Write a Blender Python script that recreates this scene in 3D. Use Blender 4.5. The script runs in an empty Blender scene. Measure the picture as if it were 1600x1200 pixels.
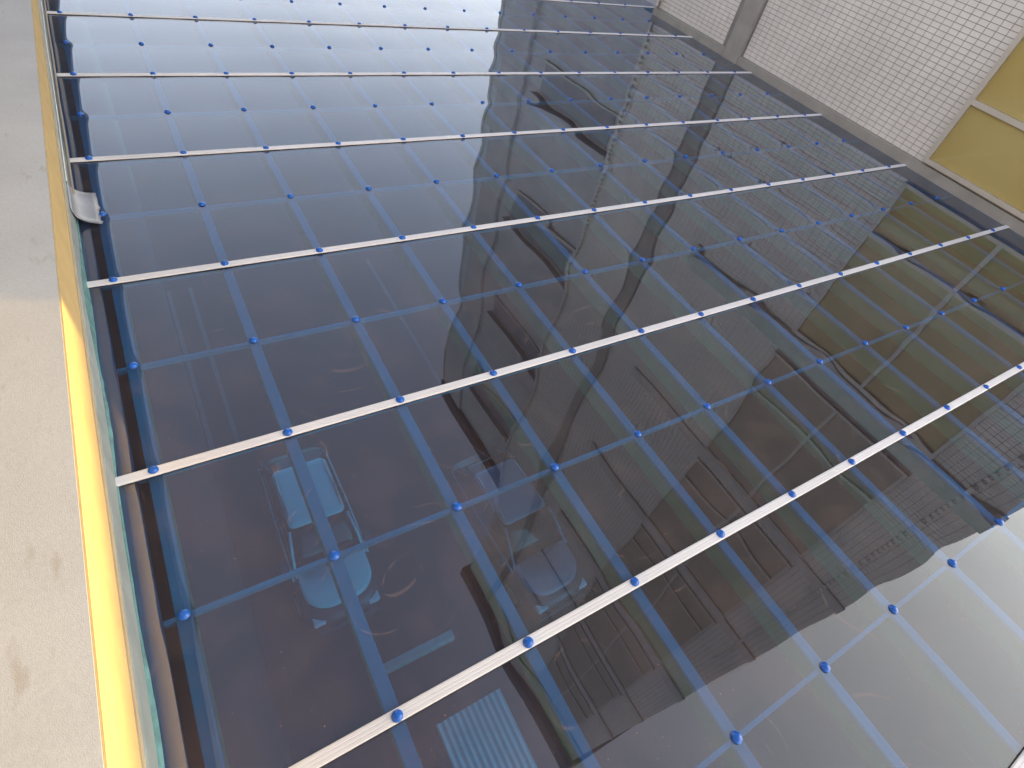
import bpy, bmesh, math, random
from mathutils import Matrix, Vector, noise

# ------------------------------------------------------------------ camera, sky, sun, exposure
scene = bpy.context.scene
COL = scene.collection
H = 9.7                      # height of the canopy glazing above the yard
CS, RS = 0.51, 0.6063        # fastener spacing across (x) and along (y)

cam_data = bpy.data.cameras.new('camera')
cam_data.sensor_width = 36.0
cam_data.lens = 19.6442
cam_data.clip_start = 0.05
cam_data.clip_end = 3000
cam = bpy.data.objects.new('camera', cam_data)
COL.objects.link(cam)
RM = [[0.8515394, -0.4876662, 0.1925158], [-0.2569636, -0.7082656, -0.6575177], [0.4570015, 0.5104327, -0.7284285]]
CC = [0.28253, -0.34219, 2.09279]
m = Matrix(((RM[0][0], -RM[1][0], -RM[2][0], CC[0]),
            (RM[0][1], -RM[1][1], -RM[2][1], CC[1]),
            (RM[0][2], -RM[1][2], -RM[2][2], CC[2] + H),
            (0, 0, 0, 1)))
cam.matrix_world = m
scene.camera = cam

SUN_DIR = Vector((7.7, -2.75, 0)).normalized()     # horizontal direction towards the sun
SUN_EL = math.radians(5.0)
world = bpy.data.worlds.new('World')
scene.world = world
world.use_nodes = True
wn = world.node_tree.nodes
wl = world.node_tree.links
bg = wn['Background']
sky = wn.new('ShaderNodeTexSky')
sky.sky_type = 'NISHITA'
sky.sun_disc = False
sky.sun_elevation = SUN_EL
sky.sun_rotation = math.atan2(SUN_DIR.x, SUN_DIR.y)
sky.air_density = 1.0
sky.dust_density = 2.0
sky.ozone_density = 3.5
# thin evening haze over the clear sky: paler towards the horizon and round the low sun
HAZE_HORIZON, HAZE_SUN, HAZE_ALL = 9.6, 15.0, 1.35
wtc = wn.new('ShaderNodeTexCoord')
wsx = wn.new('ShaderNodeSeparateXYZ')
wl.new(wtc.outputs['Generated'], wsx.inputs[0])
def wmath(op, a, b=None, clamp=False):
    q = wn.new('ShaderNodeMath'); q.operation = op; q.use_clamp = clamp
    for k, v in enumerate((a, b)):
        if v is None: continue
        if isinstance(v, (int, float)): q.inputs[k].default_value = v
        else: wl.new(v, q.inputs[k])
    return q.outputs[0]
w_up = wmath('MAXIMUM', wsx.outputs['Z'], 0.0)
w_hor = wmath('POWER', 2.718, wmath('MULTIPLY', w_up, -3.2))
wdot = wn.new('ShaderNodeVectorMath'); wdot.operation = 'DOT_PRODUCT'
wl.new(wtc.outputs['Generated'], wdot.inputs[0])
wdot.inputs[1].default_value = (SUN_DIR.x * math.cos(SUN_EL), SUN_DIR.y * math.cos(SUN_EL), math.sin(SUN_EL))
w_sun = wmath('POWER', wmath('MAXIMUM', wdot.outputs['Value'], 0.0), 3.0)
wnz = wn.new('ShaderNodeTexNoise'); wnz.inputs['Scale'].default_value = 1.6; wnz.inputs['Detail'].default_value = 4
wl.new(wtc.outputs['Generated'], wnz.inputs['Vector'])
w_cl = wmath('MULTIPLY_ADD', wnz.outputs['Fac'], 0.7); w_cl.node.inputs[2].default_value = 0.65
def wscale(col, fac):
    q = wn.new('ShaderNodeVectorMath'); q.operation = 'SCALE'
    q.inputs[0].default_value = col
    wl.new(fac, q.inputs['Scale'])
    return q.outputs[0]
def wadd(a, b):
    q = wn.new('ShaderNodeVectorMath'); q.operation = 'ADD'
    wl.new(a, q.inputs[0]); wl.new(b, q.inputs[1])
    return q.outputs[0]
h1 = wscale((1.0 * HAZE_HORIZON, 0.90 * HAZE_HORIZON, 0.76 * HAZE_HORIZON), wmath('MULTIPLY', w_hor, w_cl))
h2 = wscale((1.0 * HAZE_SUN, 0.82 * HAZE_SUN, 0.57 * HAZE_SUN), wmath('MULTIPLY', w_sun, w_cl))
h3 = wscale((0.90 * HAZE_ALL, 0.84 * HAZE_ALL, 1.05 * HAZE_ALL), w_cl)
wl.new(wadd(wadd(sky.outputs[0], h1), wadd(h2, h3)), bg.inputs[0])
bg.inputs[1].default_value = 0.070

sun_data = bpy.data.lights.new('sun', 'SUN')
sun_data.energy = 2.0
sun_data.angle = math.radians(0.6)
sun_data.color = (1.0, 0.60, 0.20)
sun = bpy.data.objects.new('sun', sun_data)
COL.objects.link(sun)
sd = Vector((SUN_DIR.x * math.cos(SUN_EL), SUN_DIR.y * math.cos(SUN_EL), math.sin(SUN_EL)))
sun.rotation_euler = sd.to_track_quat('Z', 'Y').to_euler()
sun.location = (20, -8, H + 15)

scene.view_settings.view_transform = 'Standard'
scene.view_settings.look = 'None'
scene.view_settings.gamma = 1.0
scene.view_settings.exposure = 2.05
scene.render.engine = 'CYCLES'
scene.cycles.max_bounces = 5
scene.cycles.diffuse_bounces = 3
scene.cycles.caustics_reflective = False
scene.cycles.caustics_refractive = False
scene.cycles.transparent_max_bounces = 8
scene.cycles.glossy_bounces = 4
scene.cycles.transmission_bounces = 4
scene.cycles.sample_clamp_indirect = 6

random.seed(7)

# ------------------------------------------------------------------ helpers
def tag(o, label=None, cat=None, group=None, kind=None):
    if label: o['label'] = label
    if cat: o['category'] = cat
    if group: o['group'] = group
    if kind: o['kind'] = kind
    return o

def empty(name, loc=(0, 0, 0), rz=0):
    o = bpy.data.objects.new(name, None)
    COL.objects.link(o)
    o.empty_display_size = 0.2
    o.location = loc
    o.rotation_euler = (0, 0, rz)
    return o

def link_mesh(name, me, mat, parent=None):
    o = bpy.data.objects.new(name, me)
    COL.objects.link(o)
    if mat and not me.materials:
        me.materials.append(mat)
    if parent: o.parent = parent
    return o

def obj(name, bm, mat, parent=None, smooth=False, bevel=0, seg=2):
    bmesh.ops.recalc_face_normals(bm, faces=bm.faces)
    if bevel:
        es = [e for e in bm.edges if len(e.link_faces) == 2 and e.calc_face_angle(0) > 0.6]
        bmesh.ops.bevel(bm, geom=es, offset=bevel, segments=seg, affect='EDGES', profile=0.5)
    me = bpy.data.meshes.new(name)
    bm.to_mesh(me)
    bm.free()
    if smooth:
        for p in me.polygons: p.use_smooth = True
    return link_mesh(name, me, mat, parent)

def add_box(bm, x0, x1, y0, y1, z0, z1):
    v = [bm.verts.new(c) for c in ((x0, y0, z0), (x1, y0, z0), (x1, y1, z0), (x0, y1, z0),
                                   (x0, y0, z1), (x1, y0, z1), (x1, y1, z1), (x0, y1, z1))]
    for f in ((0, 3, 2, 1), (4, 5, 6, 7), (0, 1, 5, 4), (1, 2, 6, 5), (2, 3, 7, 6), (3, 0, 4, 7)):
        bm.faces.new([v[i] for i in f])

def box(name, x0, x1, y0, y1, z0, z1, mat, parent=None, bevel=0):
    bm = bmesh.new()
    add_box(bm, x0, x1, y0, y1, z0, z1)
    return obj(name, bm, mat, parent, bevel=bevel)

def add_tube(bm, pts, r, n=8):
    rings = []
    for k, p in enumerate(pts):
        p = Vector(p)
        a = Vector(pts[max(k - 1, 0)])
        b = Vector(pts[min(k + 1, len(pts) - 1)])
        t = (b - a).normalized()
        u = t.cross(Vector((0, 0, 1)))
        if u.length < 1e-3: u = t.cross(Vector((1, 0, 0)))
        u.normalize()
        w = t.cross(u)
        rr = r[k] if isinstance(r, (list, tuple)) else r
        rings.append([bm.verts.new(p + (u * math.cos(2 * math.pi * i / n) + w * math.sin(2 * math.pi * i / n)) * rr) for i in range(n)])
    for a, b in zip(rings, rings[1:]):
        for i in range(n):
            bm.faces.new((a[i], a[(i + 1) % n], b[(i + 1) % n], b[i]))
    bm.faces.new(rings[0][::-1])
    bm.faces.new(rings[-1])

def strip_prism(bm, profile_fn, ys, closed=True):
    """loft of cross sections (lists of (x, z)) placed along y"""
    rings = [[bm.verts.new((x, y, z)) for x, z in profile_fn(y)] for y in ys]
    n = len(rings[0])
    for a, b in zip(rings, rings[1:]):
        for i in range(n if closed else n - 1):
            bm.faces.new((a[i], a[(i + 1) % n], b[(i + 1) % n], b[i]))
    if closed:
        bm.faces.new(rings[0][::-1])
        bm.faces.new(rings[-1])

# ------------------------------------------------------------------ materials
def nodes_of(name):
    mt = bpy.data.materials.new(name)
    mt.use_nodes = True
    return mt, mt.node_tree.nodes, mt.node_tree.links

def mat(name, col, rough=0.6, metal=0.0, var=0.12, scale=6.0, bump=0.0, bscale=40.0, spec=0.5, var2=0.0, scale2=0.8, detail=5):
    mt, n, l = nodes_of(name)
    b = n['Principled BSDF']
    b.inputs['Roughness'].default_value = rough
    b.inputs['Metallic'].default_value = metal
    b.inputs['Specular IOR Level'].default_value = spec
    tc = n.new('ShaderNodeTexCoord')
    geo = n.new('ShaderNodeNewGeometry')
    nz = n.new('ShaderNodeTexNoise')
    nz.inputs['Scale'].default_value = scale
    nz.inputs['Detail'].default_value = detail
    l.new(geo.outputs['Position'], nz.inputs['Vector'])
    rmp = n.new('ShaderNodeMapRange')
    rmp.inputs['From Min'].default_value = 0.3
    rmp.inputs['From Max'].default_value = 0.7
    rmp.inputs['To Min'].default_value = 1 - var
    rmp.inputs['To Max'].default_value = 1 + var
    l.new(nz.outputs['Fac'], rmp.inputs['Value'])
    fac = rmp.outputs[0]
    if var2:
        n2 = n.new('ShaderNodeTexNoise')
        n2.inputs['Scale'].default_value = scale2
        n2.inputs['Detail'].default_value = 3
        l.new(geo.outputs['Position'], n2.inputs['Vector'])
        r2 = n.new('ShaderNodeMapRange')
        r2.inputs['From Min'].default_value = 0.3
        r2.inputs['From Max'].default_value = 0.7
        r2.inputs['To Min'].default_value = 1 - var2
        r2.inputs['To Max'].default_value = 1 + var2
        l.new(n2.outputs['Fac'], r2.inputs['Value'])
        mm = n.new('ShaderNodeMath'); mm.operation = 'MULTIPLY'
        l.new(fac, mm.inputs[0]); l.new(r2.outputs[0], mm.inputs[1])
        fac = mm.outputs[0]
    vm = n.new('ShaderNodeVectorMath'); vm.operation = 'SCALE'
    vm.inputs[0].default_value = col
    l.new(fac, vm.inputs['Scale'])
    l.new(vm.outputs[0], b.inputs['Base Color'])
    if bump:
        n3 = n.new('ShaderNodeTexNoise')
        n3.inputs['Scale'].default_value = bscale
        n3.inputs['Detail'].default_value = 6
        l.new(geo.outputs['Position'], n3.inputs['Vector'])
        bp = n.new('ShaderNodeBump')
        bp.inputs['Strength'].default_value = bump
        bp.inputs['Distance'].default_value = 0.01
        l.new(n3.outputs['Fac'], bp.inputs['Height'])
        l.new(bp.outputs[0], b.inputs['Normal'])
    return mt

def math_node(n, l, op, a, b=None, clamp=False):
    q = n.new('ShaderNodeMath')
    q.operation = op
    q.use_clamp = clamp
    for k, v in enumerate((a, b)):
        if v is None: continue
        if isinstance(v, (int, float)): q.inputs[k].default_value = v
        else: l.new(v, q.inputs[k])
    return q.outputs[0]

def make_glazing(dust_and_veil):
    """tinted blue acrylic sheet: transparent with a reflecting skin, fine scratches, dust and a painted warm glare veil"""
    mt, n, l = nodes_of('tinted_sheet' if dust_and_veil else 'tinted_sheet_underside')
    for x in list(n):
        if x.type != 'OUTPUT_MATERIAL': n.remove(x)
    out = [x for x in n if x.type == 'OUTPUT_MATERIAL'][0]
    geo = n.new('ShaderNodeNewGeometry')
    dt = n.new('ShaderNodeVectorMath'); dt.operation = 'DOT_PRODUCT'
    l.new(geo.outputs['Normal'], dt.inputs[0]); l.new(geo.outputs['Incoming'], dt.inputs[1])
    c = math_node(n, l, 'ABSOLUTE', dt.outputs['Value'])
    inv = math_node(n, l, 'SUBTRACT', 1.0, c, clamp=True)
    p5 = math_node(n, l, 'POWER', inv, 4.0)
    f = math_node(n, l, 'MULTIPLY_ADD', p5, 0.93)
    f.node.inputs[2].default_value = 0.085 if dust_and_veil else 0.055
    tr = n.new('ShaderNodeBsdfTransparent')
    tr.inputs['Color'].default_value = (0.26, 0.59, 0.79, 1)
    gl = n.new('ShaderNodeBsdfGlossy')
    gl.inputs['Color'].default_value = (1, 1, 1, 1)
    gl.inputs['Roughness'].default_value = 0.012
    mx = n.new('ShaderNodeMixShader')
    l.new(f, mx.inputs[0]); l.new(tr.outputs[0], mx.inputs[1]); l.new(gl.outputs[0], mx.inputs[2])
    if not dust_and_veil:
        l.new(mx.outputs[0], out.inputs['Surface'])
        return mt
    # scratches: thin cell edges, warped, in patches; dust: fine specks in patches
    wz = n.new('ShaderNodeTexNoise'); wz.inputs['Scale'].default_value = 1.15; wz.inputs['Detail'].default_value = 0.0
    l.new(geo.outputs['Position'], wz.inputs['Vector'])
    fr = math_node(n, l, 'FRACT', math_node(n, l, 'MULTIPLY', wz.outputs['Fac'], 23.0))
    ln = math_node(n, l, 'LESS_THAN', fr, 0.07)
    bz = n.new('ShaderNodeTexNoise'); bz.inputs['Scale'].default_value = 11.0; bz.inputs['Detail'].default_value = 1.0
    l.new(geo.outputs['Position'], bz.inputs['Vector'])
    brk = math_node(n, l, 'GREATER_THAN', bz.outputs['Fac'], 0.50)
    ln = math_node(n, l, 'MULTIPLY', ln, brk)
    pz = n.new('ShaderNodeTexNoise'); pz.inputs['Scale'].default_value = 4.5; pz.inputs['Detail'].default_value = 3
    l.new(geo.outputs['Position'], pz.inputs['Vector'])
    pm = n.new('ShaderNodeMapRange'); pm.inputs['From Min'].default_value = 0.50; pm.inputs['From Max'].default_value = 0.60
    l.new(pz.outputs['Fac'], pm.inputs['Value'])
    scr = math_node(n, l, 'MULTIPLY', ln, pm.outputs[0])
    sp = n.new('ShaderNodeTexVoronoi'); sp.inputs['Scale'].default_value = 52
    l.new(geo.outputs['Position'], sp.inputs['Vector'])
    sm = n.new('ShaderNodeMapRange'); sm.inputs['From Min'].default_value = 0.12; sm.inputs['From Max'].default_value = 0.05
    l.new(sp.outputs['Distance'], sm.inputs['Value'])
    dm = n.new('ShaderNodeMapRange'); dm.inputs['From Min'].default_value = 0.50; dm.inputs['From Max'].default_value = 0.36
    l.new(pz.outputs['Fac'], dm.inputs['Value'])
    dust = math_node(n, l, 'MULTIPLY', sm.outputs[0], dm.outputs[0])
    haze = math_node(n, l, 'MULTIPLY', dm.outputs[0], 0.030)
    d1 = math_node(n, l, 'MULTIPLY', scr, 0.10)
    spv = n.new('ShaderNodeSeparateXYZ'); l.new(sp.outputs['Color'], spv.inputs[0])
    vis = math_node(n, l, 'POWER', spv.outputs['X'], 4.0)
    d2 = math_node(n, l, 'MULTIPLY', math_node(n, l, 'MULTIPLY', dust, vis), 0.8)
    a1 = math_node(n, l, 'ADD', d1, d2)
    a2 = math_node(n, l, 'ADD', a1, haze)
    a3 = math_node(n, l, 'ADD', a2, 0.046, clamp=True)  # even warm veil painted over the sheet, imitating glare
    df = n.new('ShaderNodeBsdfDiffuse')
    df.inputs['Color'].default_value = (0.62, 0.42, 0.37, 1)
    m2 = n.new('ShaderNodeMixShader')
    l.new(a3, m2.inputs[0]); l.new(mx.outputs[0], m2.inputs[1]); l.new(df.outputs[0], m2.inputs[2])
    l.new(m2.outputs[0], out.inputs['Surface'])
    return mt

M = {}
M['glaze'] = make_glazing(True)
M['glaze_under'] = make_glazing(False)
M['strip'] = mat('white_joint_strip', (0.80, 0.82, 0.84), 0.45, var=0.04, scale=3, var2=0.05)
M['rubber'] = mat('dark_gasket', (0.03, 0.03, 0.035), 0.7)
M['blue'] = mat('blue_steel_paint', (0.0, 0.84, 0.74), 0.45, var=0.10, scale=5, var2=0.08, scale2=1.2)
M['green'] = mat('side_light_green', (0.10, 0.80, 0.30), 0.5, var=0.14, scale=7)  # green imitates warm light on the blue beam's side faces
M['cap'] = mat('blue_plastic_cap', (0.010, 0.13, 0.58), 0.22, var=0.08, scale=30)
def plaster():
    mt = mat('ledge_plaster', (0.60, 0.63, 0.64), 0.92, var=0.05, scale=90, bump=0.12, bscale=300, var2=0.06, scale2=2.5)
    n, l = mt.node_tree.nodes, mt.node_tree.links
    b = n['Principled BSDF']
    src = b.inputs['Base Color'].links[0].from_socket
    geo = n.new('ShaderNodeNewGeometry')
    mp = n.new('ShaderNodeMapping')
    mp.inputs['Scale'].default_value = (16, 5, 16)
    mp.inputs['Rotation'].default_value = (0, 0, 0.7)
    l.new(geo.outputs['Position'], mp.inputs['Vector'])
    nz = n.new('ShaderNodeTexNoise'); nz.inputs['Scale'].default_value = 1.0; nz.inputs['Detail'].default_value = 6
    l.new(mp.outputs[0], nz.inputs['Vector'])
    mr = n.new('ShaderNodeMapRange'); mr.inputs['From Min'].default_value = 0.63; mr.inputs['From Max'].default_value = 0.72
    mr.inputs['To Max'].default_value = 0.35
    l.new(nz.outputs['Fac'], mr.inputs['Value'])
    mx = n.new('ShaderNodeMixRGB')
    mx.inputs['Color2'].default_value = (0.36, 0.29, 0.22, 1)
    l.new(mr.outputs[0], mx.inputs['Fac']); l.new(src, mx.inputs['Color1'])
    l.new(mx.outputs[0], b.inputs['Base Color'])
    return mt
M['plaster'] = plaster()
M['cream'] = mat('cream_yellow_paint', (0.74, 0.56, 0.27), 0.7, var=0.06, scale=8, bump=0.15, bscale=30)
M['tan'] = mat('pale_cream_paint', (0.58, 0.50, 0.34), 0.7, var=0.08, scale=8)
M['flash'] = mat('grey_flashing', (0.38, 0.44, 0.44), 0.5, metal=0.0, var=0.12, scale=10, var2=0.15, scale2=2)
M['shelf'] = mat('grey_gutter_shelf', (0.60, 0.58, 0.53), 0.7, var=0.12, scale=5)
M['teal'] = mat('teal_sealant', (0.14, 0.31, 0.32), 0.5, var=0.3, scale=18)
M['tape'] = mat('silver_tape', (0.30, 0.32, 0.34), 0.38, metal=0.4, var=0.06, scale=12, bump=0.12, bscale=25)
M['cable'] = mat('grey_cable', (0.30, 0.26, 0.21), 0.6)
M['white'] = mat('white_plastic', (0.75, 0.75, 0.72), 0.5)
M['added_dark'] = mat('added_eave_dark', (0.10, 0.11, 0.14), 0.7)
M['tile'] = mat('white_glazed_tile', (0.80, 0.77, 0.71), 0.25, var=0.05, scale=11, var2=0.06, scale2=1.2)
M['grout'] = mat('dark_grout', (0.30, 0.285, 0.27), 0.9)
M['concrete'] = mat('grey_concrete', (0.36, 0.35, 0.32), 0.8, var=0.10, scale=5, bump=0.2, bscale=60)
M['frame'] = mat('cream_aluminium', (0.62, 0.58, 0.50), 0.35, metal=0.2, var=0.04)
M['cornice'] = mat('dark_cornice', (0.03, 0.028, 0.03), 0.7)
M['bronze'] = mat('bronze_band', (0.55, 0.53, 0.50), 0.5)
M['annex'] = mat('grey_render', (0.55, 0.56, 0.58), 0.85, var=0.08, scale=3, bump=0.2, bscale=50, var2=0.08)
M['dglass'] = mat('dark_glass', (0.24, 0.25, 0.27), 0.3, var=0.1)
M['asphalt'] = mat('asphalt', (0.045, 0.043, 0.043), 0.9, var=0.25, scale=14, bump=0.3, bscale=160, var2=0.2, scale2=0.4)
M['paint'] = mat('road_paint', (0.16, 0.16, 0.16), 0.8, var=0.3, scale=12)
M['stop'] = mat('pale_concrete', (0.5, 0.5, 0.48), 0.8)
M['corr'] = mat('corrugated_metal', (0.66, 0.68, 0.68), 0.45, metal=0.2, var=0.08, scale=6)
M['shedwall'] = mat('shed_wall', (0.45, 0.47, 0.48), 0.6)
M['cardark'] = mat('dark_car_paint', (0.05, 0.07, 0.09), 0.25, var=0.03)
M['carwhite'] = mat('white_car_paint', (0.55, 0.86, 0.90), 0.25, var=0.02)
M['carblue'] = mat('grey_blue_car_paint', (0.24, 0.30, 0.38), 0.22, var=0.03)
M['carglass'] = mat('car_glass', (0.012, 0.014, 0.018), 0.06, var=0.05)
M['tyre'] = mat('tyre_rubber', (0.018, 0.018, 0.018), 0.85)
M['rim'] = mat('alloy_rim', (0.5, 0.5, 0.52), 0.3, metal=0.9)
M['lamp'] = mat('headlamp_lens', (0.8, 0.82, 0.84), 0.1)
M['redlamp'] = mat('tail_lamp_lens', (0.45, 0.02, 0.02), 0.15)
M['black'] = mat('black_trim', (0.015, 0.015, 0.016), 0.5)
M['darkwall'] = mat('dark_lower_wall', (0.045, 0.045, 0.05), 0.9, var=0.25, scale=2)  # plain dark base colour for the walls below the canopy
M['farwall'] = mat('far_render', (0.42, 0.38, 0.33), 0.85, var=0.1)

def gold_glass():
    mt, n, l = nodes_of('gold_film_glass')
    b = n['Principled BSDF']
    b.inputs['Roughness'].default_value = 0.10
    b.inputs['Coat Weight'].default_value = 0.5
    geo = n.new('ShaderNodeNewGeometry')
    nz = n.new('ShaderNodeTexNoise'); nz.inputs['Scale'].default_value = 0.9; nz.inputs['Detail'].default_value = 2
    l.new(geo.outputs['Position'], nz.inputs['Vector'])
    cr = n.new('ShaderNodeValToRGB')
    cr.color_ramp.elements[0].position = 0.35; cr.color_ramp.elements[0].color = (0.44, 0.33, 0.10, 1)
    cr.color_ramp.elements[1].position = 0.65; cr.color_ramp.elements[1].color = (0.52, 0.42, 0.16, 1)
    l.new(nz.outputs['Fac'], cr.inputs[0])
    l.new(cr.outputs[0], b.inputs['Base Color'])
    return mt
M['gold'] = gold_glass()
M['brownglass'] = mat('brown_blind_glass', (0.42, 0.36, 0.27), 0.3, var=0.08, scale=2)

def tile_wall():
    """upper storeys: tiles too far up to tell apart, same 100 x 50 mm grid"""
    mt, n, l = nodes_of('tiled_wall_upper')
    b = n['Principled BSDF']
    b.inputs['Roughness'].default_value = 0.4
    geo = n.new('ShaderNodeNewGeometry')
    sx = n.new('ShaderNodeSeparateXYZ'); l.new(geo.outputs['Position'], sx.inputs[0])
    cx = n.new('ShaderNodeCombineXYZ')
    s = math_node(n, l, 'ADD', sx.outputs['X'], sx.outputs['Y'])
    l.new(s, cx.inputs[0]); l.new(sx.outputs['Z'], cx.inputs[1])
    br = n.new('ShaderNodeTexBrick')
    br.offset = 0.0
    br.inputs['Scale'].default_value = 1.0
    br.inputs['Brick Width'].default_value = 0.10
    br.inputs['Row Height'].default_value = 0.05
    br.inputs['Mortar Size'].default_value = 0.0035
    br.inputs['Color1'].default_value = (0.80, 0.77, 0.71, 1)
    br.inputs['Color2'].default_value = (0.76, 0.73, 0.67, 1)
    br.inputs['Mortar'].default_value = (0.16, 0.15, 0.15, 1)
    l.new(cx.outputs[0], br.inputs['Vector'])
    l.new(br.outputs['Color'], b.inputs['Base Color'])
    return mt
M['tilewall'] = tile_wall()

# ------------------------------------------------------------------ ground
g = 1500
bm = bmesh.new()
v = [bm.verts.new(c) for c in ((-g, -g, 0), (g, -g, 0), (g, g, 0), (-g, g, 0))]
bm.faces.new(v)
ground = obj('ground', bm, M['asphalt'])
tag(ground, kind='structure')
def park_line(x0, x1, y0, y1):
    bm = bmesh.new()
    vv = [bm.verts.new(c) for c in ((x0, y0, 0.004), (x1, y0, 0.004), (x1, y1, 0.004), (x0, y1, 0.004))]
    bm.faces.new(vv)
    obj('parking_line', bm, M['paint'], ground)
for x in (-0.10, 0.45, 5.75):
    park_line(x - 0.05, x + 0.05, 8.4, 14.5)

# ------------------------------------------------------------------ building with the plaster ledge on the left
left = empty('plaster_building', (-2.0, 2.0, 0))
tag(left, 'pale plaster building with a wide ledge along the left edge of the canopy', 'building')
left_off = Vector((2.0, -2.0, 0))
def lpart(o):
    o.parent = left
    o.location = left_off
    return o
YS = [-7 + 0.5 * k for k in range(0, 67)]
def face_x(y): return -0.136 + 0.004 * (min(max(y, 0), 8) - 0.6)
def ledge_h(y): return 0.44 - 0.028 * (min(max(y, 0), 8) - 0.6)
bm = bmesh.new()
strip_prism(bm, lambda y: [(-3.2, H + 0.02), (face_x(y) - 0.004, H + 0.02), (face_x(y) - 0.004, H + ledge_h(y)), (-3.2, H + ledge_h(y) + 0.03)], YS)
lpart(obj('ledge', bm, M['plaster']))
bm = bmesh.new()
strip_prism(bm, lambda y: [(face_x(y) - 0.003, H + 0.165), (face_x(y) + 0.002, H + 0.165),
                           (face_x(y) + 0.002, H + ledge_h(y) - 0.003), (face_x(y) - 0.003, H + ledge_h(y) - 0.003)],
            [-6.9 + 0.1 * k for k in range(0, 325)])
lpart(obj('painted_face', bm, M['cream']))
bm = bmesh.new()
def tan_prof(y):
    return [(face_x(y) - 0.003, H + 0.135), (face_x(y) + 0.006, H + 0.135), (face_x(y) + 0.006, H + 0.160), (face_x(y) - 0.003, H + 0.160)]
strip_prism(bm, tan_prof, YS[1:-1])
lpart(obj('moulding', bm, M['tan']))
bm = bmesh.new()
def fl_prof(y):
    w = 0.004 * noise.noise(Vector((0, y * 1.3, 3)))
    return [(face_x(y) - 0.003, H - 0.06), (face_x(y) + 0.010 + w, H - 0.06), (face_x(y) + 0.007 + w, H + 0.122), (face_x(y) - 0.003, H + 0.126)]
strip_prism(bm, fl_prof, [-6.9 + 0.1 * k for k in range(0, 325)])
lpart(obj('flashing', bm, M['flash']))
bm = bmesh.new()
def seal_prof(y):
    w = 0.004 + 0.022 * max(0, noise.noise(Vector((5, y * 1.6, 0))) + 0.1) + 0.003 * noise.noise(Vector((9, y * 14, 0)))
    hh = 0.012 + 0.08 * max(0, noise.noise(Vector((1, y * 1.1, 7))) + 0.1)
    x = face_x(y) + 0.007
    return [(x - 0.002, H - 0.012), (x + w, H - 0.012), (x + w, H + 0.005), (x + 0.008, H + 0.010), (x + 0.0045, H + hh), (x - 0.002, H + hh)]
strip_prism(bm, seal_prof, [-3 + 0.05 * k for k in range(0, 250)])
lpart(obj('sealant_bead', bm, M['teal']))
lpart(box('wall', -3.2, -0.20, -6.98, 25.98, 0.0, H + 0.018, M['darkwall']))
lpart(box('gutter_shelf', -0.145, -0.066, -6.9, 9.0, H - 0.034, H - 0.022, M['shelf']))
lpart(box('upper_wall', -3.6, -3.205, -7.0, 26.0, 0.0, H + 3.2, M['plaster']))
lpart(box('added_eave', -3.8, -0.42, -7.2, 26.2, H + 3.22, H + 3.42, M['added_dark']))  # unseen eave, added to darken the reflection along the left sheet edge

# ------------------------------------------------------------------ canopy
canopy = empty('glazed_canopy', (0, 0, H))
tag(canopy, 'dark blue tinted flat canopy with white joint strips and blue fastener caps', 'canopy')
XW = 7.50                       # face of the tiled building
X_L = -0.122
J0, J1 = -4, 14
NCOL = 15
def x_right(y): return 7.46 if y < 7.02 else 7.86

def sag(x, y, seed):
    a = 0.5 - 0.5 * math.cos(2 * math.pi * x / CS)
    b = 0.5 - 0.5 * math.cos(2 * math.pi * y / RS)
    z = 0.0007 * a + 0.0008 * b
    # dimple round each fastener
    dx = x - round(x / CS) * CS
    dy = y - round(y / RS) * RS
    z -= 0.0010 * math.exp(-(dx * dx + dy * dy) / (2 * 0.055 ** 2))
    z += 0.0014 * noise.noise(Vector((x * 0.55, y * 0.8, seed)))
    z += 0.0007 * noise.noise(Vector((x * 1.9, y * 2.3, seed + 11)))
    return z

def make_sheet(j):
    y0, y1 = j * RS + 0.004, (j + 2) * RS - 0.004
    xr = min(x_right(y0), x_right(y1)) if y0 > 7.02 or y1 < 7.02 else 7.46
    nx, ny = 144, 24
    bm = bmesh.new()
    top, bot = [], []
    for iy in range(ny + 1):
        y = y0 + (y1 - y0) * iy / ny
        rt, rb = [], []
        for ix in range(nx + 1):
            x = X_L + (xr - X_L) * ix / nx
            z = sag(x, y, j * 3.7)
            rt.append(bm.verts.new((x, y, z + 0.0035)))
            rb.append(bm.verts.new((x, y, z)))
        top.append(rt); bot.append(rb)
    for iy in range(ny):
        for ix in range(nx):
            bm.faces.new((top[iy][ix], top[iy][ix + 1], top[iy + 1][ix + 1], top[iy + 1][ix]))
            bm.faces.new((bot[iy][ix], bot[iy + 1][ix], bot[iy + 1][ix + 1], bot[iy][ix + 1]))
    for f in bm.faces: f.smooth = True
    side = []
    for ix in range(nx):
        side.append((top[0][ix], bot[0][ix], bot[0][ix + 1], top[0][ix + 1]))
        side.append((top[ny][ix + 1], bot[ny][ix + 1], bot[ny][ix], top[ny][ix]))
    for iy in range(ny):
        side.append((top[iy + 1][0], bot[iy + 1][0], bot[iy][0], top[iy][0]))
        side.append((top[iy][nx], bot[iy][nx], bot[iy + 1][nx], top[iy + 1][nx]))
    for s in side: bm.faces.new(s)
    me = bpy.data.meshes.new('sheet')
    bm.to_mesh(me); bm.free()
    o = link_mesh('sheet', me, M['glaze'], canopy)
    me.materials.append(M['glaze_under'])
    # keep side walls from bending the shading of the faces
    me.update()
    for p in me.polygons:
        p.use_smooth = abs(p.normal.z) > 0.7
        p.material_index = 0 if p.normal.z > 0.7 else 1
    ms = {}
    for p in me.polygons:
        if not p.use_smooth:
            for ek in p.edge_keys: ms[ek] = ms.get(ek, 0) + 1
    for e in me.edges:
        if e.key in ms: e.use_edge_sharp = True
    return o
for j in range(J0, J1, 2):
    make_sheet(j)

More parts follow.
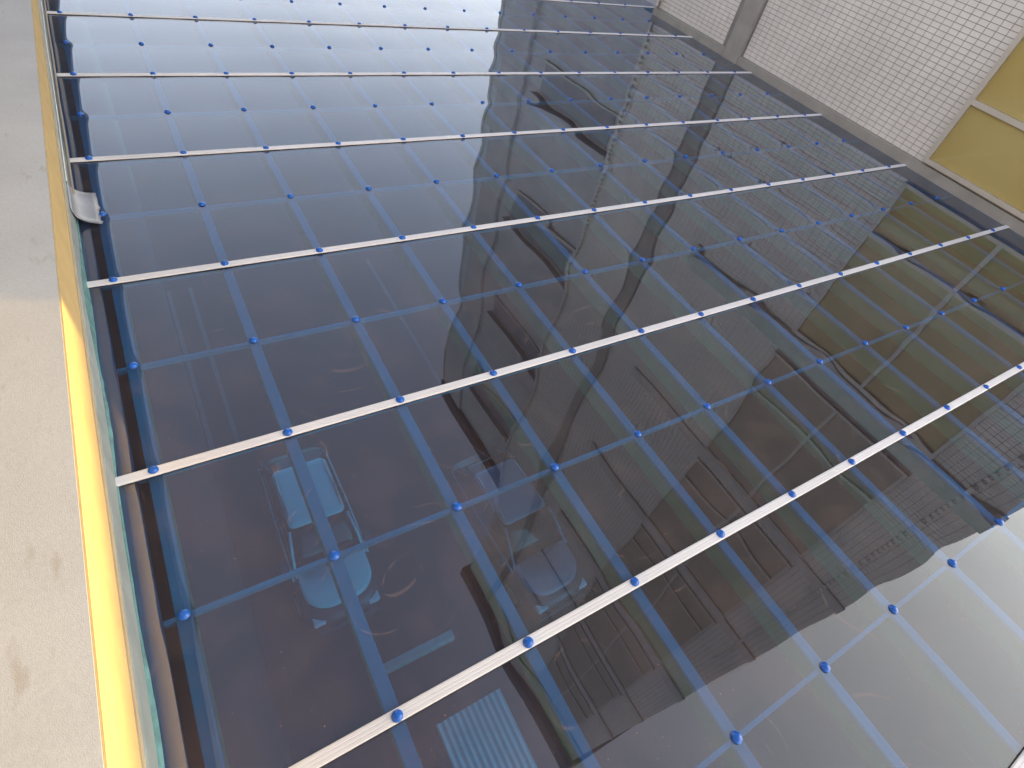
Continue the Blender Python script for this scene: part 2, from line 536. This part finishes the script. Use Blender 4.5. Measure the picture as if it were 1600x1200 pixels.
# white joint strips: a shallow ribbed aluminium profile with a dark gasket below
def make_strip(j):
    y = j * RS
    xr = x_right(y + 0.01)
    dx0 = random.uniform(-0.004, 0.006)
    prof = [(-0.021, 0.0045), (-0.021, 0.010), (-0.017, 0.0125), (-0.008, 0.0125), (-0.006, 0.0112), (-0.004, 0.0125),
            (0.004, 0.0125), (0.006, 0.0112), (0.008, 0.0125), (0.017, 0.0125), (0.021, 0.010), (0.021, 0.0045)]
    bm = bmesh.new()
    n = 60
    rings = []
    for k in range(n + 1):
        x = X_L + dx0 + (xr + 0.012 - X_L - dx0) * k / n
        wy = 0.0022 * noise.noise(Vector((x * 0.9, j * 2.0, 5)))
        wz = 0.0012 * noise.noise(Vector((x * 1.3, j * 2.0, 15)))
        rings.append([bm.verts.new((x, y + py + wy, pz + wz + 0.0015)) for py, pz in prof])
    q = len(prof)
    for a, b in zip(rings, rings[1:]):
        for i in range(q):
            bm.faces.new((a[i], a[(i + 1) % q], b[(i + 1) % q], b[i]))
    bm.faces.new(rings[0][::-1]); bm.faces.new(rings[-1])
    s = obj('joint_strip', bm, M['strip'], canopy)
    box('gasket', X_L + 0.003, xr, y - 0.024, y + 0.024, 0.0056, 0.0066, M['rubber'], s)
    return s
for j in range(J0, J1 + 1, 2):
    make_strip(j)

# fastener caps: domed blue caps on a flat washer
def cap_mesh():
    bm = bmesh.new()
    prof = [(0.0, 0.0145), (0.007, 0.0140), (0.012, 0.0120), (0.0150, 0.0085), (0.0160, 0.005), (0.0200, 0.0042), (0.0206, 0.0022), (0.0200, 0.0)]
    n = 14
    rings = []
    for r, z in prof:
        if r == 0: rings.append([bm.verts.new((0, 0, z))])
        else: rings.append([bm.verts.new((r * math.cos(2 * math.pi * i / n), r * math.sin(2 * math.pi * i / n), z)) for i in range(n)])
    for i in range(n):
        bm.faces.new((rings[0][0], rings[1][i], rings[1][(i + 1) % n]))
    for a, b in zip(rings[1:], rings[2:]):
        for i in range(n):
            bm.faces.new((a[i], b[i], b[(i + 1) % n], a[(i + 1) % n]))
    bm.faces.new(rings[-1][::-1])
    bmesh.ops.recalc_face_normals(bm, faces=bm.faces)
    me = bpy.data.meshes.new('fastener_cap')
    bm.to_mesh(me); bm.free()
    for p in me.polygons: p.use_smooth = True
    me.materials.append(M['cap'])
    return me
CAP = cap_mesh()
for j in range(J0 + 1, J1):
    for i in range(NCOL):
        x = i * CS + random.uniform(-0.005, 0.005)
        y = j * RS + random.uniform(-0.004, 0.004)
        on_bar = j % 2 == 0
        o = bpy.data.objects.new('fastener_cap', CAP)
        COL.objects.link(o)
        o.parent = canopy
        o.location = (x, y, 0.0142 if on_bar else sag(i * CS, j * RS, (j // 2 * 2) * 3.7) + 0.0036)
        o.rotation_euler = (random.uniform(-0.05, 0.05), random.uniform(-0.05, 0.05), random.uniform(0, 6))
        s = random.uniform(0.93, 1.05)
        o.scale = (s, s, s)

# steel below: blue rails along y with a web tinted green for warm sidelight, thin blue purlins across
ya, yb = J0 * RS - 0.1, J1 * RS + 0.1
bm = bmesh.new()
add_box(bm, -0.0245, 0.0245, ya, yb, -0.030, -0.0085)
bmesh.ops.bevel(bm, geom=[e for e in bm.edges], offset=0.003, segments=1, affect='EDGES')
tmp = obj('rail', bm, M['blue'])
RAIL = tmp.data
bpy.data.objects.remove(tmp)
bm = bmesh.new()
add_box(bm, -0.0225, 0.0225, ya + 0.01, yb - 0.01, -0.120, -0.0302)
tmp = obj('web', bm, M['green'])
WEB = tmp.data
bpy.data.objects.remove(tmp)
for i in range(NCOL):
    o = link_mesh('rail', RAIL, None, canopy)
    o.location = (i * CS, 0, 0)
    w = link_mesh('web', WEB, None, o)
for j in range(J0 + 1, J1 + 1):
    y = j * RS
    prev = -0.060
    for i in range(NCOL + 1):
        x0 = prev
        x1 = i * CS - 0.025 if i < NCOL else 7.44
        prev = i * CS + 0.025
        box('purlin', x0, x1, y - 0.0085, y + 0.0085, -0.034, -0.0095, M['blue'], canopy)

# ------------------------------------------------------------------ silver tape patch and cables on the left edge
bm = bmesh.new()
prof = [(-0.117, 0.105), (-0.113, 0.070), (-0.102, 0.044), (-0.082, 0.025), (-0.056, 0.0160), (-0.030, 0.012), (-0.004, 0.0105)]
ny = 14
g1, g2 = [], []
for k in range(ny + 1):
    t = k / ny
    a, b = [], []
    for q, (px, pz) in enumerate(prof):
        s = q / (len(prof) - 1)
        y = 2.955 + 0.285 * t + 0.012 * math.sin(3 * s + 1) - 0.03 * s * (1 - t)
        jag = 0.010 * noise.noise(Vector((s * 6, t * 9, 2)))
        ex = 0.012 * noise.noise(Vector((t * 8, 1, 4))) * s
        lift = 0.006 * s * max(0, noise.noise(Vector((t * 6, s * 3, 9)))) + (0.012 * (abs(t - 0.5) * 2) ** 6 * s)
        a.append(bm.verts.new((px + ex, y + jag * (1 if k in (0, ny) else 0.3), H + pz + lift)))
        b.append(bm.verts.new((px + ex - 0.0007, y + jag * (1 if k in (0, ny) else 0.3), H + pz + lift - 0.0014)))
    g1.append(a); g2.append(b)
for k in range(ny):
    for q in range(len(prof) - 1):
        bm.faces.new((g1[k][q], g1[k][q + 1], g1[k + 1][q + 1], g1[k + 1][q]))
        bm.faces.new((g2[k][q], g2[k + 1][q], g2[k + 1][q + 1], g2[k][q + 1]))
L = len(prof) - 1
for k in range(ny):
    bm.faces.new((g1[k][L], g2[k][L], g2[k + 1][L], g1[k + 1][L]))
    bm.faces.new((g1[k + 1][0], g2[k + 1][0], g2[k][0], g1[k][0]))
for q in range(L):
    bm.faces.new((g1[0][q + 1], g1[0][q], g2[0][q], g2[0][q + 1]))
    bm.faces.new((g1[ny][q], g1[ny][q + 1], g2[ny][q + 1], g2[ny][q]))
o = obj('tape_patch', bm, M['tape'], smooth=True)
tag(o, 'silver grey tape patch bridging the left ledge and the canopy edge', 'tape')

def cable(name, fn, y0, y1, n, r, mt):
    bm = bmesh.new()
    add_tube(bm, [fn(y0 + (y1 - y0) * k / n) for k in range(n + 1)], r, 8)
    return obj(name, bm, mt, smooth=True)
o = cable('cable', lambda y: (face_x(y) + 0.021 + 0.003 * noise.noise(Vector((y * 1.4, 0, 1))), y, H + 0.045 + 0.03 * noise.noise(Vector((y * 0.9, 2, 1)))), 3.2, 8.4, 60, 0.0075, M['cable'])
tag(o, 'thin brownish grey cable running along the left ledge beyond the tape', 'cable')
o = cable('cable', lambda y: (face_x(y) + 0.012, y, H + 0.105 + 0.02 * noise.noise(Vector((y * 1.1, 7, 1)))), 3.22, 8.4, 60, 0.0035, M['white'])
tag(o, 'thinner white cable beside the brownish cable on the left ledge', 'cable')

# ------------------------------------------------------------------ tiled building on the right
tb = empty('tiled_building', (12.0, 3.0, 0))
tag(tb, 'tall white tiled building with gold windows rising beside the canopy', 'building')
toff = Vector((-12.0, -3.0, 0))
def tpart(o):
    o.parent = tb
    o.location = o.location + toff
    return o
YN, YF, HT = -0.9, 7.0, 20.4
WY0, WY1 = 0.004, 2.296
FLOOR = 2.72
bm = bmesh.new()
add_box(bm, XW + 0.006, 18.0, YN, YF, H - 0.25, H + HT)
wall = tpart(obj('wall', bm, M['tilewall']))
tpart(box('lower_wall', XW + 0.02, 18.0, YN, YF, 0, H - 0.252, M['darkwall']))
tpart(box('grout_bed', XW + 0.001, XW + 0.0058, YN + 0.002, YF - 0.002, H + 0.10, H + 5.3, M['grout']))
tpart(box('plinth', XW - 0.030, XW + 0.004, YN + 0.01, YF - 0.01, H - 0.30, H + 0.105, M['concrete'], bevel=0.006))

bm = bmesh.new()
add_box(bm, XW - 0.006, XW + 0.0005, -0.0470, 0.0470, -0.0222, 0.0222)
bmesh.ops.recalc_face_normals(bm, faces=bm.faces)
tme = bpy.data.meshes.new('tile')
bm.to_mesh(tme); bm.free(); tme.materials.append(M['tile'])
spots = []
ncols = int((YF - YN) / 0.1)
nrows = int(5.2 / 0.05)
for r in range(nrows):
    z = 0.135 + r * 0.05
    for c in range(ncols):
        y = YN + 0.05 + c * 0.1
        fl = z % FLOOR
        if -0.02 < y < 2.31: continue
        if 5.08 < y < 5.46: continue
        spots.append((y, z))
camp = Vector(CC)
def shown(s):
    y, z = s
    vis = 2.2 < y < 7 and z < 1.6 and not (y < 2.9 and z > 1.75)
    d = (Vector((XW, y, z)) - camp).length
    return d - (100 if vis else 0)
spots.sort(key=shown)
for y, z in spots[:300]:
    o = bpy.data.objects.new('tile', tme)
    COL.objects.link(o)
    o.location = (random.uniform(-0.0006, 0.0006), y, H + z)
    tpart(o)
verts, faces = [], []
for y, z in spots[300:]:
    b = len(verts)
    x0, x1 = XW - 0.006 + random.uniform(-0.0006, 0.0006), XW + 0.0005
    for dy, dz in ((-0.0470, -0.0222), (0.0470, -0.0222), (0.0470, 0.0222), (-0.0470, 0.0222)):
        verts.append((x0, y + dy, H + z + dz))
    for dy, dz in ((-0.0470, -0.0222), (0.0470, -0.0222), (0.0470, 0.0222), (-0.0470, 0.0222)):
        verts.append((x1, y + dy, H + z + dz))
    faces.append((b, b + 3, b + 2, b + 1))
    for k in range(4):
        faces.append((b + k, b + (k + 1) % 4, b + 4 + (k + 1) % 4, b + 4 + k))
me = bpy.data.meshes.new('tile_field')
me.from_pydata(verts, [], faces)
o = tpart(link_mesh('tile_field', me, M['tile']))
tag(o, kind='stuff')

# pilaster, floor bands, cornice
tpart(box('pilaster', XW - 0.055, XW + 0.0002, 5.13, 5.40, H - 0.25, H + HT - 0.6, M['concrete'], bevel=0.006))
for k in range(1, 8):
    z = H + FLOOR * k - 0.25
    tpart(box('floor_band', XW - 0.05, XW + 0.0002, YN - 0.02, 4.35, z, z + 0.26, M['bronze'], bevel=0.005))
tpart(box('cornice', XW - 0.22, 18.2, YN - 0.2, YF + 0.2, H + HT - 0.55, H + HT + 0.15, M['cornice'], bevel=0.02))

# window stack: gold glass panes in a cream frame
for k in range(0, 7):
    z0 = H + FLOOR * k + 0.13
    z1 = H + FLOOR * (k + 1) - 0.27
    w = tpart(box('window', XW - 0.012, XW + 0.0004, WY0, WY1, z0, z1, M['frame']))
    wl0 = lambda nm, a, b, c, d, x0, x1, mt: box(nm, x0, x1, a, b, c, d, mt, w, bevel=0)
    fw = 0.045
    pane_mat = M['gold'] if k == 0 else M['brownglass']
    for nm, a, b, c, d in (('jamb', WY1 - fw, WY1 + 0.004, z0, z1), ('jamb', WY0 - 0.004, WY0 + fw, z0, z1),
                           ('head', WY0 + fw, WY1 - fw, z1 - fw, z1), ('sill', WY0 + fw, WY1 - fw, z0, z0 + fw),
                           ('mullion', 1.10, 1.15, z0 + fw, z1 - fw)):
        wl0(nm, a, b, c, d, XW - 0.055, XW - 0.0125, M['frame'])
    zt = H + FLOOR * k + 0.745
    for a, b in ((WY0 + fw, 1.098), (1.152, WY1 - fw)):
        wl0('transom', a, b, zt, zt + 0.05, XW - 0.052, XW - 0.0125, M['frame'])
        wl0('pane', a + 0.003, b - 0.003, z0 + fw + 0.003, zt - 0.003, XW - 0.020, XW - 0.0128, pane_mat)
        wl0('pane', a + 0.003, b - 0.003, zt + 0.053, z1 - fw - 0.003, XW - 0.020, XW - 0.0128, pane_mat)

# clipped pipes up the facade
def wall_pipe(y, h, r, step, label):
    root = empty('wall_pipe', (XW - 0.05, y, H + 0.1))
    tag(root, label, 'pipe', 'pipes clipped to the tiled facade')
    bm = bmesh.new()
    add_tube(bm, [(0, 0, 0), (0, 0, h)], r, 10)
    obj('tube', bm, M['bronze'], root, smooth=True)
    bm = bmesh.new()
    add_box(bm, -r * 1.35, 0.045, -r * 1.4, r * 1.4, -0.03, 0.03)
    tmp = obj('clip', bm, M['white']); cm = tmp.data; bpy.data.objects.remove(tmp)
    k = 0
    z = 0.15
    while z < h - 0.1:
        c = link_mesh('clip', cm, None, root)
        c.location = (0, 0, z)
        z += step
wall_pipe(6.88, 13.6, 0.020, 0.12, 'long pale pipe with white clips at the far corner of the tiled facade')
wall_pipe(-0.53, 9.0, 0.020, 0.12, 'long pale pipe with white clips at the near corner of the tiled facade')

# ------------------------------------------------------------------ grey annex beyond the tiled corner
an = empty('annex_building', (12.0, 9.0, 0))
tag(an, 'lower plain grey building adjoining the far corner of the tiled building', 'building')
aoff = Vector((-12.0, -9.0, 0))
def apart(o):
    o.parent = an
    o.location = aoff
    return o
XA, HA, YA = 7.90, 14.2, 11.7
apart(box('wall', XA, 18.0, YF + 0.003, YA, H - 0.25, H + HA, M['annex']))
apart(box('lower_wall', XA + 0.02, 18.0, YF + 0.003, YA, 0, H - 0.252, M['darkwall']))
apart(box('cornice', XA - 0.2, 18.1, YF + 0.21, YA + 0.2, H + HA - 0.35, H + HA + 0.25, M['cornice'], bevel=0.02))
apart(box('corner_pilaster', XA - 0.10, XA - 0.001, 10.55, YA + 0.06, H - 0.3, H + HA - 0.36, M['annex'], bevel=0.01))
apart(box('corner_trim', XA - 0.13, XA - 0.001, YA + 0.065, YA + 0.16, H - 0.3, H + HA - 0.36, M['bronze'], bevel=0.01))
for z in (1.75, 4.75, 7.9, 11.0):
    w = apart(box('window', XA - 0.05, XA - 0.001, 7.35, 9.95, H + z, H + z + 0.75, M['bronze']))
    box('pane', XA - 0.06, XA - 0.0505, 7.42, 9.88, H + z + 0.07, H + z + 0.68, M['dglass'], w)
    box('ledge', XA - 0.22, XA - 0.001, 7.25, 10.05, H + z + 0.78, H + z + 0.86, M['annex'], w)

# ------------------------------------------------------------------ cars in the yard below
def rounded(hx, hy0, hy1, rf, rr, n=6, rad=0.3):
    """plan outline from rear (+y) to front (-y)"""
    pts = []
    for cx, cy, r, a0 in ((hx - rr, hy1 - rr, rr, 0), (-hx + rr, hy1 - rr, rr, 90), (-hx + rf, hy0 + rf, rf, 180), (hx - rf, hy0 + rf, rf, 270)):
        for k in range(n + 1):
            a = math.radians(a0 + 90 * k / n)
            pts.append((cx + r * math.cos(a), cy + r * math.sin(a)))
    return pts

def loft(bm, rings, cap=True):
    vs = [[bm.verts.new(p) for p in r] for r in rings]
    n = len(vs[0])
    for a, b in zip(vs, vs[1:]):
        for i in range(n):
            bm.faces.new((a[i], a[(i + 1) % n], b[(i + 1) % n], b[i]))
    if cap:
        bm.faces.new(vs[0][::-1]); bm.faces.new(vs[-1])

def make_car(loc, rz, paint, label):
    root = empty('parked_car', loc, rz)
    tag(root, label, 'car', 'cars parked in the yard under the canopy')
    L, W = 1.95, 0.76
    # lower body
    bm = bmesh.new()
    rings = []
    for z, hx, f, r in ((0.20, 0.66, -1.80, 1.82), (0.30, 0.74, -1.92, 1.93), (0.55, W, -1.95, 1.95), (0.74, 0.745, -1.90, 1.93), (0.84, 0.70, -1.78, 1.88)):
        rings.append([(x, y, z + (0.06 * min(1, (y + 1.95) / 1.2) if z > 0.7 else 0)) for x, y in rounded(hx, f, r, 0.52, 0.32)])
    loft(bm, rings)
    body = obj('body', bm, M['cardark'], root, smooth=True)
    # bonnet
    bm = bmesh.new()
    rings = []
    for z, hx, f in ((0.80, 0.66, -1.72), (0.865, 0.645, -1.69), (0.885, 0.60, -1.62)):
        rings.append([(x, y, z + 0.10 * min(1, (y + 1.75) / 0.95)) for x, y in rounded(hx, f, -0.86, 0.46, 0.08)])
    loft(bm, rings)
    obj('bonnet', bm, paint, root, smooth=True)
    # glass house
    bm = bmesh.new()
    rings = []
    for z, hx, f, r in ((0.86, 0.69, -0.90, 1.72), (1.15, 0.64, -0.62, 1.60), (1.36, 0.585, -0.40, 1.46), (1.415, 0.54, -0.30, 1.38)):
        rings.append([(x, y, z) for x, y in rounded(hx, f, r, 0.22, 0.2)])
    loft(bm, rings)
    obj('glass_house', bm, M['carglass'], root, smooth=True)
    # roof panel
    bm = bmesh.new()
    rings = []
    for z, hx, f, r in ((1.405, 0.55, -0.20, 1.20), (1.45, 0.53, -0.16, 1.16), (1.47, 0.44, -0.05, 1.02)):
        rings.append([(x, y, z) for x, y in rounded(hx, f, r, 0.12, 0.12)])
    loft(bm, rings)
    roof = obj('roof', bm, paint, root, smooth=True)
    for s in (-1, 1):
        bm = bmesh.new(); add_tube(bm, [(s * 0.49, -0.05, 1.475), (s * 0.50, 0.5, 1.49), (s * 0.48, 1.08, 1.475)], 0.016, 6)
        obj('roof_rail', bm, M['rim'], roof, smooth=True)
        bm = bmesh.new(); add_tube(bm, [(s * 0.665, -0.93, 0.90), (s * 0.625, -0.62, 1.17), (s * 0.555, -0.22, 1.425)], 0.030, 6)
        obj('front_pillar', bm, paint, root, smooth=True)
        bm = bmesh.new(); add_tube(bm, [(s * 0.655, 1.66, 0.90), (s * 0.62, 1.56, 1.17), (s * 0.545, 1.20, 1.43)], 0.050, 6)
        obj('rear_pillar', bm, M['cardark'], root, smooth=True)
        bm = bmesh.new(); add_tube(bm, [(s * 0.695, 0.45, 0.88), (s * 0.645, 0.45, 1.17), (s * 0.56, 0.46, 1.42)], 0.026, 6)
        obj('door_pillar', bm, M['cardark'], root, smooth=True)
        bm = bmesh.new(); add_tube(bm, [(s * 0.72, -0.95, 0.875), (s * 0.715, 0.4, 0.885), (s * 0.69, 1.72, 0.885)], 0.022, 6)
        obj('window_trim', bm, paint, root, smooth=True)
        bm = bmesh.new(); add_box(bm, min(s * 0.72, s * 0.90), max(s * 0.72, s * 0.90), -0.74, -0.62, 0.90, 1.03)
        obj('door_mirror', bm, M['cardark'], root, bevel=0.025)
        bm = bmesh.new(); add_box(bm, min(s * 0.40, s * 0.63), max(s * 0.40, s * 0.63), -1.88, -1.66, 0.62, 0.76)
        obj('headlight', bm, M['lamp'], root, bevel=0.03)
        bm = bmesh.new(); add_box(bm, min(s * 0.52, s * 0.68), max(s * 0.52, s * 0.68), 1.82, 1.945, 0.62, 0.84)
        obj('tail_light', bm, M['redlamp'], root, bevel=0.02)
        for yy in (-1.22, 1.22):
            bm = bmesh.new()
            add_tube(bm, [(s * 0.60, yy, 0.29), (s * 0.63, yy, 0.29), (s * 0.755, yy, 0.29), (s * 0.775, yy, 0.29)], [0.25, 0.29, 0.29, 0.25], 20)
            wh = obj('wheel', bm, M['tyre'], root)
            bm = bmesh.new(); add_tube(bm, [(s * 0.70, yy, 0.29), (s * 0.782, yy, 0.29)], 0.18, 16)
            obj('rim', bm, M['rim'], wh)
    box('front_bumper', -0.60, 0.60, -1.985, -1.80, 0.28, 0.50, M['cardark'], root, bevel=0.04)
    box('grille', -0.36, 0.36, -1.965, -1.80, 0.54, 0.66, M['black'], root, bevel=0.02)
    box('rear_bumper', -0.66, 0.66, 1.80, 1.985, 0.28, 0.50, M['cardark'], root, bevel=0.04)
    for s in (-1, 1):
        bm = bmesh.new(); add_tube(bm, [(s * 0.02, -0.98, 0.955), (s * 0.30 + 0.15, -0.86, 1.0)], 0.010, 5)
        obj('wiper', bm, M['black'], root)
    return root
make_car((1.36, 5.35, 0), 0.0, M['carwhite'], 'small car with pale blue roof and bonnet under the left part of the canopy')
make_car((5.22, 3.75, 0), math.radians(3), M['carblue'], 'small grey blue car seen through the canopy under the dark reflection')

# small shed with a corrugated roof, and a wheel stop
sh = empty('storage_shed', (2.4, -0.4, 0))
tag(sh, 'small shed with a pale corrugated roof below the near edge of the canopy', 'shed')
box('wall', -0.50, 0.50, -1.3, 1.22, 0, 1.93, M['shedwall'], sh)
bm = bmesh.new()
nx = 88
prof = [(-0.56 + 1.12 * k / nx, 2.0 + 0.018 * math.sin(2 * math.pi * 11 * k / nx)) for k in range(nx + 1)]
prof = prof + [(x, z - 0.012) for x, z in prof[::-1]]
a = [bm.verts.new((x, -1.36, z - 0.03)) for x, z in prof]
b = [bm.verts.new((x, 1.28, z + 0.0)) for x, z in prof]
n = len(prof)
for i in range(n):
    bm.faces.new((a[i], a[(i + 1) % n], b[(i + 1) % n], b[i]))
obj('corrugated_roof', bm, M['corr'], sh, smooth=True)
box('door', -0.36, 0.36, -1.325, -1.302, 0.05, 1.8, M['corr'], sh)
bm = bmesh.new()
strip = [(-0.11, 0.0), (0.11, 0.0), (0.085, 0.11), (0.06, 0.13), (-0.06, 0.13), (-0.085, 0.11)]
ra = [bm.verts.new((-0.73, y, z)) for y, z in strip]
rb = [bm.verts.new((0.73, y, z)) for y, z in strip]
for i in range(6):
    bm.faces.new((ra[i], ra[(i + 1) % 6], rb[(i + 1) % 6], rb[i]))
bm.faces.new(ra[::-1]); bm.faces.new(rb)
o = obj('wheel_stop', bm, M['stop'], bevel=0.01)
o.location = (2.38, 2.42, 0)
tag(o, 'pale bar shaped wheel stop on the ground between shed and cars', 'wheel stop')

# low block across the street that keeps the evening sun off the canopy
nb = empty('street_block', (31, -12, 0))
tag(nb, 'low distant block beyond the near corner of the tiled building', 'building')
box('wall', -6, 6, -14, 14, 0, H + 2.35, M['farwall'], nb)
box('roof', -6.2, 6.2, -14.2, 14.2, H + 2.352, H + 2.58, M['concrete'], nb)
